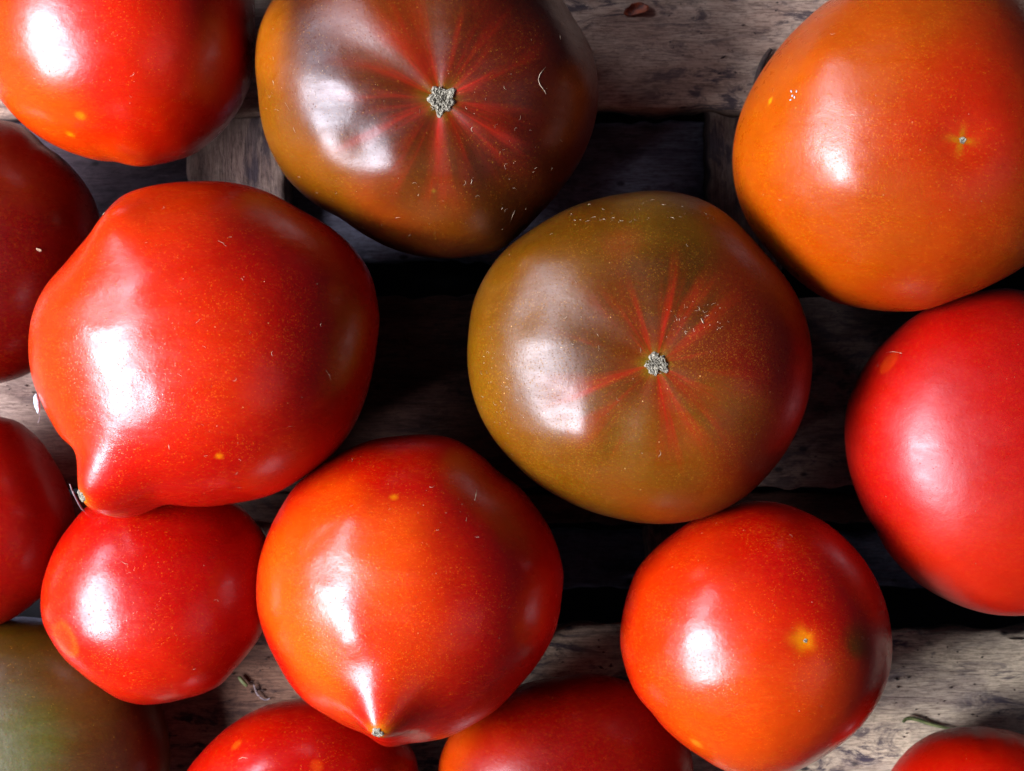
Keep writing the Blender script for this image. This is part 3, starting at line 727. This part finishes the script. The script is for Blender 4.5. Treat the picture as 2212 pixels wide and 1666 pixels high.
# ------------------------------------------------------------------ scars (parts)
def scar_mesh(t, px, py, rpx, seed, name='stem_scar', mat='cork', h=0.10, irr=0.16):
    p, n = on_surface(t, px, py)
    if t.get('tips'):
        d = t['tipdir'] + t.get('scar_off', np.zeros(3)); d = d / np.linalg.norm(d)
        i = np.argsort(-(DIR @ d))[:5]
        p = Vector(t['P'][i].mean(0)); n = Vector(t['N'][i].mean(0)).normalized()
    r = rpx * S * (CAMZ - p.z) / DIST
    rr = random.Random(seed)
    nr, na = 9, 36
    wv = Waves(seed, 1.0)
    verts, faces = [], []
    ph = [rr.uniform(0, 6.28) for _ in range(5)]
    for i in range(nr + 1):
        f = i / nr
        for j in range(na):
            a = j / na * 2 * math.pi
            e = 1 + irr * (0.5 * math.sin(3 * a + ph[0]) + 0.6 * math.sin(5 * a + ph[1]) + 0.5 * math.sin(8 * a + ph[2]))
            q = f * r * e
            zz = r * h * (1 - f ** 4) + rr.uniform(-1, 1) * r * 0.11 * (1 - f ** 6) + (r * 0.07 if 0.55 < f < 0.8 else 0)
            if i == nr: zz = -r * 0.2
            verts.append(Vector((q * math.cos(a) + rr.uniform(-1, 1) * r * 0.03, q * math.sin(a) + rr.uniform(-1, 1) * r * 0.03, zz)))
    for i in range(nr):
        for j in range(na):
            k = (j + 1) % na
            faces.append((i * na + j, (i + 1) * na + j, (i + 1) * na + k, i * na + k))
    o = mesh_obj(name, verts, faces, M[mat], t['ob'], smooth=False)
    o.location = p + n * (r * 0.02) - t['ob'].location
    o.rotation_euler = n.to_track_quat('Z', 'Y').to_euler()
    # crumbs of cork standing proud on the big scars
    if rpx > 20:
        vs, fs = [], []
        for _ in range(46):
            a, q = rr.uniform(0, 6.28), r * math.sqrt(rr.random()) * 0.88
            c = Vector((q * math.cos(a), q * math.sin(a), r * (h + 0.05)))
            L, w = r * rr.uniform(0.08, 0.24), r * rr.uniform(0.03, 0.07)
            d = rr.uniform(0, 6.28); u = Vector((math.cos(d), math.sin(d), rr.uniform(-0.3, 0.5))); s_ = Vector((-u.y, u.x, 0))
            b = len(vs)
            vs += [c - u * L, c + s_ * w, c + u * L, c - s_ * w, c + Vector((0, 0, w * 1.5)), c - Vector((0, 0, w * 2))]
            fs += [(b + a1, b + b1, b + 4) for a1, b1 in ((0, 3), (3, 2), (2, 1), (1, 0))] + [(b + b1, b + a1, b + 5) for a1, b1 in ((0, 3), (3, 2), (2, 1), (1, 0))]
        cr = mesh_obj('cork_flakes', vs, fs, M['cork'], o, smooth=False)
        cr['kind'] = 'stuff'
    return o


scar_mesh(TM['browntop'], 955, 216, 31, 1, irr=0.24)
scar_mesh(TM['olive'], 1419, 787, 25, 2, irr=0.30)
scar_mesh(TM['orange'], 2080, 303, 8, 3, 'blossom_scar')
scar_mesh(TM['nipple'], 831, 1588, 13, 4, 'blossom_scar')
scar_mesh(TM['pointed'], 207, 1094, 14, 5, 'blossom_scar')
scar_mesh(TM['star'], 1740, 1384, 5, 6, 'blossom_scar')


# ------------------------------------------------------------------ lint and dust lying on the skins
def tube(vs, fs, pts, r, sides=4):
    b = len(vs)
    n = len(pts)
    for i, p in enumerate(pts):
        d = (pts[min(i + 1, n - 1)] - pts[max(i - 1, 0)]).normalized()
        a = d.orthogonal().normalized(); c = d.cross(a)
        rad = r[i] if hasattr(r, '__len__') else r * (0.45 if i in (0, n - 1) else 1)
        for s_ in range(sides):
            t_ = s_ / sides * 2 * math.pi
            vs.append(p + (a * math.cos(t_) + c * math.sin(t_)) * rad)
    for i in range(n - 1):
        for s_ in range(sides):
            k = (s_ + 1) % sides
            fs.append((b + i * sides + s_, b + i * sides + k, b + (i + 1) * sides + k, b + (i + 1) * sides + s_))
    fs.append(tuple(b + s_ for s_ in reversed(range(sides))))
    fs.append(tuple(b + (n - 1) * sides + s_ for s_ in range(sides)))


def lint(t, n, seed, boxes, fib=0.45):
    rr = random.Random(seed)
    vs, fs = [], []
    for _ in range(n):
        x0, y0, x1, y1 = rr.choice(boxes)
        px, py = rr.uniform(x0, x1), rr.uniform(y0, y1)
        p, nn = on_surface(t, px, py)
        if nn.z < 0.12: continue
        u = nn.orthogonal().normalized(); v = nn.cross(u)
        a = rr.uniform(0, 6.28); d = u * math.cos(a) + v * math.sin(a); e = nn.cross(d)
        if rr.random() < fib:
            L = rr.uniform(0.0004, 0.0012); bend = rr.uniform(-0.4, 0.4) * L
            pts = [p + nn * 0.00006 + d * L * (k / 4 - 0.5) + e * bend * (1 - (k / 2 - 1) ** 2) for k in range(5)]
            tube(vs, fs, pts, rr.uniform(0.000014, 0.00003), 3)
        else:
            r = rr.uniform(0.00003, 0.00008)
            b = len(vs)
            vs += [p + d * r * 1.5, p + e * r, p - d * r * 1.5, p - e * r, p + nn * r * 0.9]
            fs += [(b, b + 1, b + 4), (b + 1, b + 2, b + 4), (b + 2, b + 3, b + 4), (b + 3, b, b + 4)]
    vs = [v - t['ob'].location for v in vs]
    o = mesh_obj('lint', vs, fs, M['lint'], t['ob'], smooth=False)
    o['kind'] = 'stuff'


lint(TM['browntop'], 130, 1, [(580, 60, 1240, 520), (600, 380, 1100, 540), (1000, 180, 1200, 500), (570, 80, 700, 300)])
lint(TM['olive'], 170, 2, [(1030, 440, 1700, 1100), (1200, 430, 1550, 480), (1030, 700, 1130, 1000), (1450, 650, 1560, 720)])
lint(TM['pointed'], 40, 3, [(200, 430, 700, 1060), (350, 600, 650, 1000)], 0.5)
lint(TM['nipple'], 34, 4, [(600, 980, 1150, 1560), (900, 1050, 1050, 1250)], 0.35)
lint(TM['star'], 20, 5, [(1370, 1130, 1850, 1640)], 0.2)
lint(TM['orange'], 14, 6, [(1620, 60, 2180, 620)], 0.2)
lint(TM['topleft'], 10, 7, [(20, 50, 480, 330)], 0.3)
lint(TM['right'], 8, 8, [(1860, 760, 2200, 1280)], 0.2)
lint(TM['small'], 10, 9, [(120, 1180, 500, 1480)], 0.4)


def curl(t, pts, r, name='fibre', mat='lint', lift=0.00008):
    P3 = []
    for (px, py) in pts:
        p, n = on_surface(t, px, py); P3.append(p + n * lift)
    vs, fs = [], []
    tube(vs, fs, P3, r, 4)
    vs = [v - t['ob'].location for v in vs]
    return mesh_obj(name, vs, fs, M[mat], t['ob'])


curl(TM['browntop'], [(1178, 145), (1166, 160), (1162, 172), (1166, 185), (1176, 197), (1180, 204)], 0.00005)
curl(TM['browntop'], [(1112, 455), (1107, 466), (1102, 478)], 0.00006)
curl(TM['browntop'], [(616, 222), (628, 240)], 0.00004)
# hairline scratches and dried marks on the skins
for key, pts, r in [('pointed', [(236, 932), (228, 955), (218, 985), (212, 1010)], 0.00005),
                    ('pointed', [(705, 800), (712, 812), (714, 822)], 0.00004), ('pointed', [(470, 520), (480, 524), (488, 532)], 0.00003),
                    ('nipple', [(1030, 1058), (1028, 1070), (1026, 1082)], 0.00007), ('nipple', [(1008, 1118), (1006, 1126)], 0.00006),
                    ('nipple', [(728, 1308), (740, 1302), (752, 1306)], 0.00003), ('nipple', [(626, 1460), (628, 1464)], 0.00016),
                    ('star', [(1560, 1430), (1572, 1424), (1590, 1428), (1604, 1436)], 0.00003),
                    ('right', [(1914, 762), (1930, 760), (1948, 764), (1946, 770)], 0.00006),
                    ('small', [(263, 1213), (270, 1218), (278, 1219)], 0.00005), ('topleft', [(236, 172), (238, 176)], 0.00010),
                    ('bottomleft', [(515, 1640), (524, 1636), (536, 1638)], 0.00005), ('orange', [(1812, 250), (1840, 248), (1866, 249)], 0.00003)]:
    curl(TM[key], pts, r, 'dried_mark', 'lint', 0.00001)
curl(TM['olive'], [(1514, 688), (1517, 693), (1519, 700)], 0.00013)


# ------------------------------------------------------------------ small debris
def flake(name, cx, cy, z, w, h, mat, rot, label, cat, seed, cup=0.3, thick=0.0003):
    rr = random.Random(seed)
    n, m = 22, 5
    vs, fs = [], []
    rad = [1 + 0.16 * math.sin(2 * a + 1) + 0.12 * math.sin(3 * a + seed) + rr.uniform(-0.07, 0.07) for a in [k / n * 6.283 for k in range(n)]]
    for side in (1, -1):
        for i in range(m + 1):
            f = i / m
            for k in range(n):
                a = k / n * 6.283
                x, y = w * f * rad[k] * math.cos(a), h * f * rad[k] * math.sin(a)
                zz = cup * w * (f ** 2) * (0.6 + 0.6 * math.sin(a * 2 + seed)) + side * thick / 2
                vs.append(Vector((x, y, zz)))
    b = (m + 1) * n
    for s0 in (0, b):
        for i in range(m):
            for k in range(n):
                q = (k + 1) % n
                f = (s0 + i * n + k, s0 + (i + 1) * n + k, s0 + (i + 1) * n + q, s0 + i * n + q)
                fs.append(f if s0 == 0 else f[::-1])
    for k in range(n):
        q = (k + 1) % n
        fs.append((m * n + k, b + m * n + k, b + m * n + q, m * n + q))
    o = mesh_obj(name, vs, fs, M[mat])
    o.location = W(cx, cy, z); o.rotation_euler = rot
    tag(o, label, cat)
    return o


flake('dry_leaf_scrap', 1375, 20, 0.0008, 0.0026, 0.0016, 'leaf', (0.1, -0.1, 0.15), 'curled orange brown dry leaf scrap lying on the top slat', 'leaf', 3, 0.35)


def stalk(name, pts, r, mat, label, cat):
    """pts: (x, y, z) layout points"""
    P3 = [W(*p) for p in pts]
    o0 = P3[0].copy()
    # densify with Catmull-Rom
    Q = []
    for i in range(len(P3) - 1):
        p0, p1, p2, p3 = P3[max(i - 1, 0)], P3[i], P3[i + 1], P3[min(i + 2, len(P3) - 1)]
        for k in range(5):
            u = k / 5
            Q.append(0.5 * ((2 * p1) + (p2 - p0) * u + (2 * p0 - 5 * p1 + 4 * p2 - p3) * u * u + (3 * p1 - p0 - 3 * p2 + p3) * u ** 3))
    Q.append(P3[-1])
    rs = [r * (0.35 + 0.65 * math.sin(math.pi * min(1, max(0, 0.12 + 0.8 * i / len(Q))))) for i in range(len(Q))]
    vs, fs = [], []
    tube(vs, fs, [q - o0 for q in Q], rs, 7)
    o = mesh_obj(name, vs, fs, M[mat]); o.location = o0
    tag(o, label, cat)
    return o


stalk('grass_stalk', [(1950, 1560, 0.0022), (1962, 1552, 0.0016), (1985, 1556, 0.0012), (2015, 1566, 0.0010), (2055, 1575, 0.0012)], 0.0005, 'stalk',
      'thin curved green grass stalk on the pale slat by the bottom right tomato', 'stalk')
stalk('wood_sliver', [(1665, 106, 0.0012), (1650, 130, 0.0014), (1640, 155, 0.0014), (1630, 185, 0.0010)], 0.0007, 'sliver',
      'dark wood sliver on the top slat touching the orange tomato', 'sliver')
stalk('dry_stalk', [(151, 1046, 0.0420), (157, 1062, 0.0405), (166, 1080, 0.0380), (176, 1098, 0.0345), (183, 1104, 0.0325)], 0.00022, 'drystalk',
      'thin grey dry stalk sticking up beside the pointed tip', 'stalk')
stalk('plant_shred', [(516, 1462, 0.0008), (524, 1472, 0.0010), (534, 1482, 0.0008)], 0.0005, 'stalk',
      'short pale green plant shred on the slat between the small and the nipple tipped tomato', 'plant shred')
stalk('dry_tendril', [(548, 1478, 0.0006), (556, 1500, 0.0008), (572, 1512, 0.0006), (584, 1508, 0.0008)], 0.00022, 'drystalk',
      'thin dry tendril on the dark slat above the bottom edge red tomato', 'tendril')

# husk clinging to the left side of the pointed tomato
p, n = on_surface(TM['pointed'], 84, 872)
hb = bmesh.new()
bmesh.ops.create_uvsphere(hb, u_segments=16, v_segments=12, radius=1)
for v in hb.verts:
    k = 1 - 0.35 * max(0, -v.co.y)
    v.co = Vector((v.co.x * 0.00065 * k, v.co.y * 0.0021, v.co.z * 0.0006 * k))
    v.co.x += 0.00009 * math.sin(v.co.y * 4000)
hm = bpy.data.meshes.new('husk'); hb.to_mesh(hm); hb.free()
hm.polygons.foreach_set('use_smooth', [True] * len(hm.polygons)); hm.materials.append(M['husk'])
husk = link(bpy.data.objects.new('insect_husk', hm))
husk.location = W(80, 872, p.z)
husk.rotation_euler = (0.1, 0.1, 0.12)
tag(husk, 'small pale blue white husk clinging to the left side of the pointed tomato', 'husk')
vs, fs = [], []
tube(vs, fs, [Vector((0.0001, -0.0016, 0)), Vector((0.0003, -0.0026, 0)), Vector((0.0000, -0.0034, 0)), Vector((-0.0004, -0.0040, 0))], 0.00008, 5)
mesh_obj('thread', vs, fs, M['drystalk'], husk)

# pale eggs on the orange tomato, a crumb on the shaded one
for k, (px, py, wd) in enumerate([(1708, 216, 'lowest'), (1713, 207, 'middle'), (1721, 198, 'rightmost'), (1718, 211, 'lower right'), (1711, 198, 'topmost')]):
    p, n = on_surface(TM['orange'], px, py)
    eb = bmesh.new(); bmesh.ops.create_icosphere(eb, subdivisions=2, radius=1)
    for v in eb.verts: v.co = Vector((v.co.x * 0.00026, v.co.y * 0.00015, v.co.z * 0.00014))
    em = bpy.data.meshes.new('egg'); eb.to_mesh(em); eb.free(); em.materials.append(M['husk'])
    eo = link(bpy.data.objects.new('insect_egg', em)); eo.location = p + n * 0.0001
    eo.rotation_euler = (0, 0, 0.7 + 0.3 * k)
    tag(eo, wd + ' tiny pale insect egg of the cluster on the orange tomato', 'egg', 'pale eggs on the orange tomato')
p, n = on_surface(TM['leftback'], 84, 540)
cr = flake('dry_crumb', 84, 540, p.z + 0.0002, 0.0005, 0.0003, 'lint', (0.1, 0.4, -0.5), 'tiny pale dry crumb on the dark shaded tomato at the left edge', 'crumb', 5, 0.2)

for t in ALL:
    print('FIT', t['key'], round(t['err'], 2))
# how deep neighbours press into each other
for i, a in enumerate(ALL):
    for b in ALL[i + 1:]:
        v = b['C'] - a['C']; d = np.linalg.norm(v)
        if d > 0.09: continue
        u = v / d
        ea = ((a['P'] - a['C']) @ u); eb = -((b['P'] - b['C']) @ u)
        la = np.linalg.norm((a['P'] - a['C']) - ea[:, None] * u, axis=1) < 0.004
        lb = np.linalg.norm((b['P'] - b['C']) + eb[:, None] * u, axis=1) < 0.004
        pen = ea[la].max() + eb[lb].max() - d
        if pen > 0.0005: print('PRESS', a['key'], b['key'], round(pen * 1000, 1), 'mm')
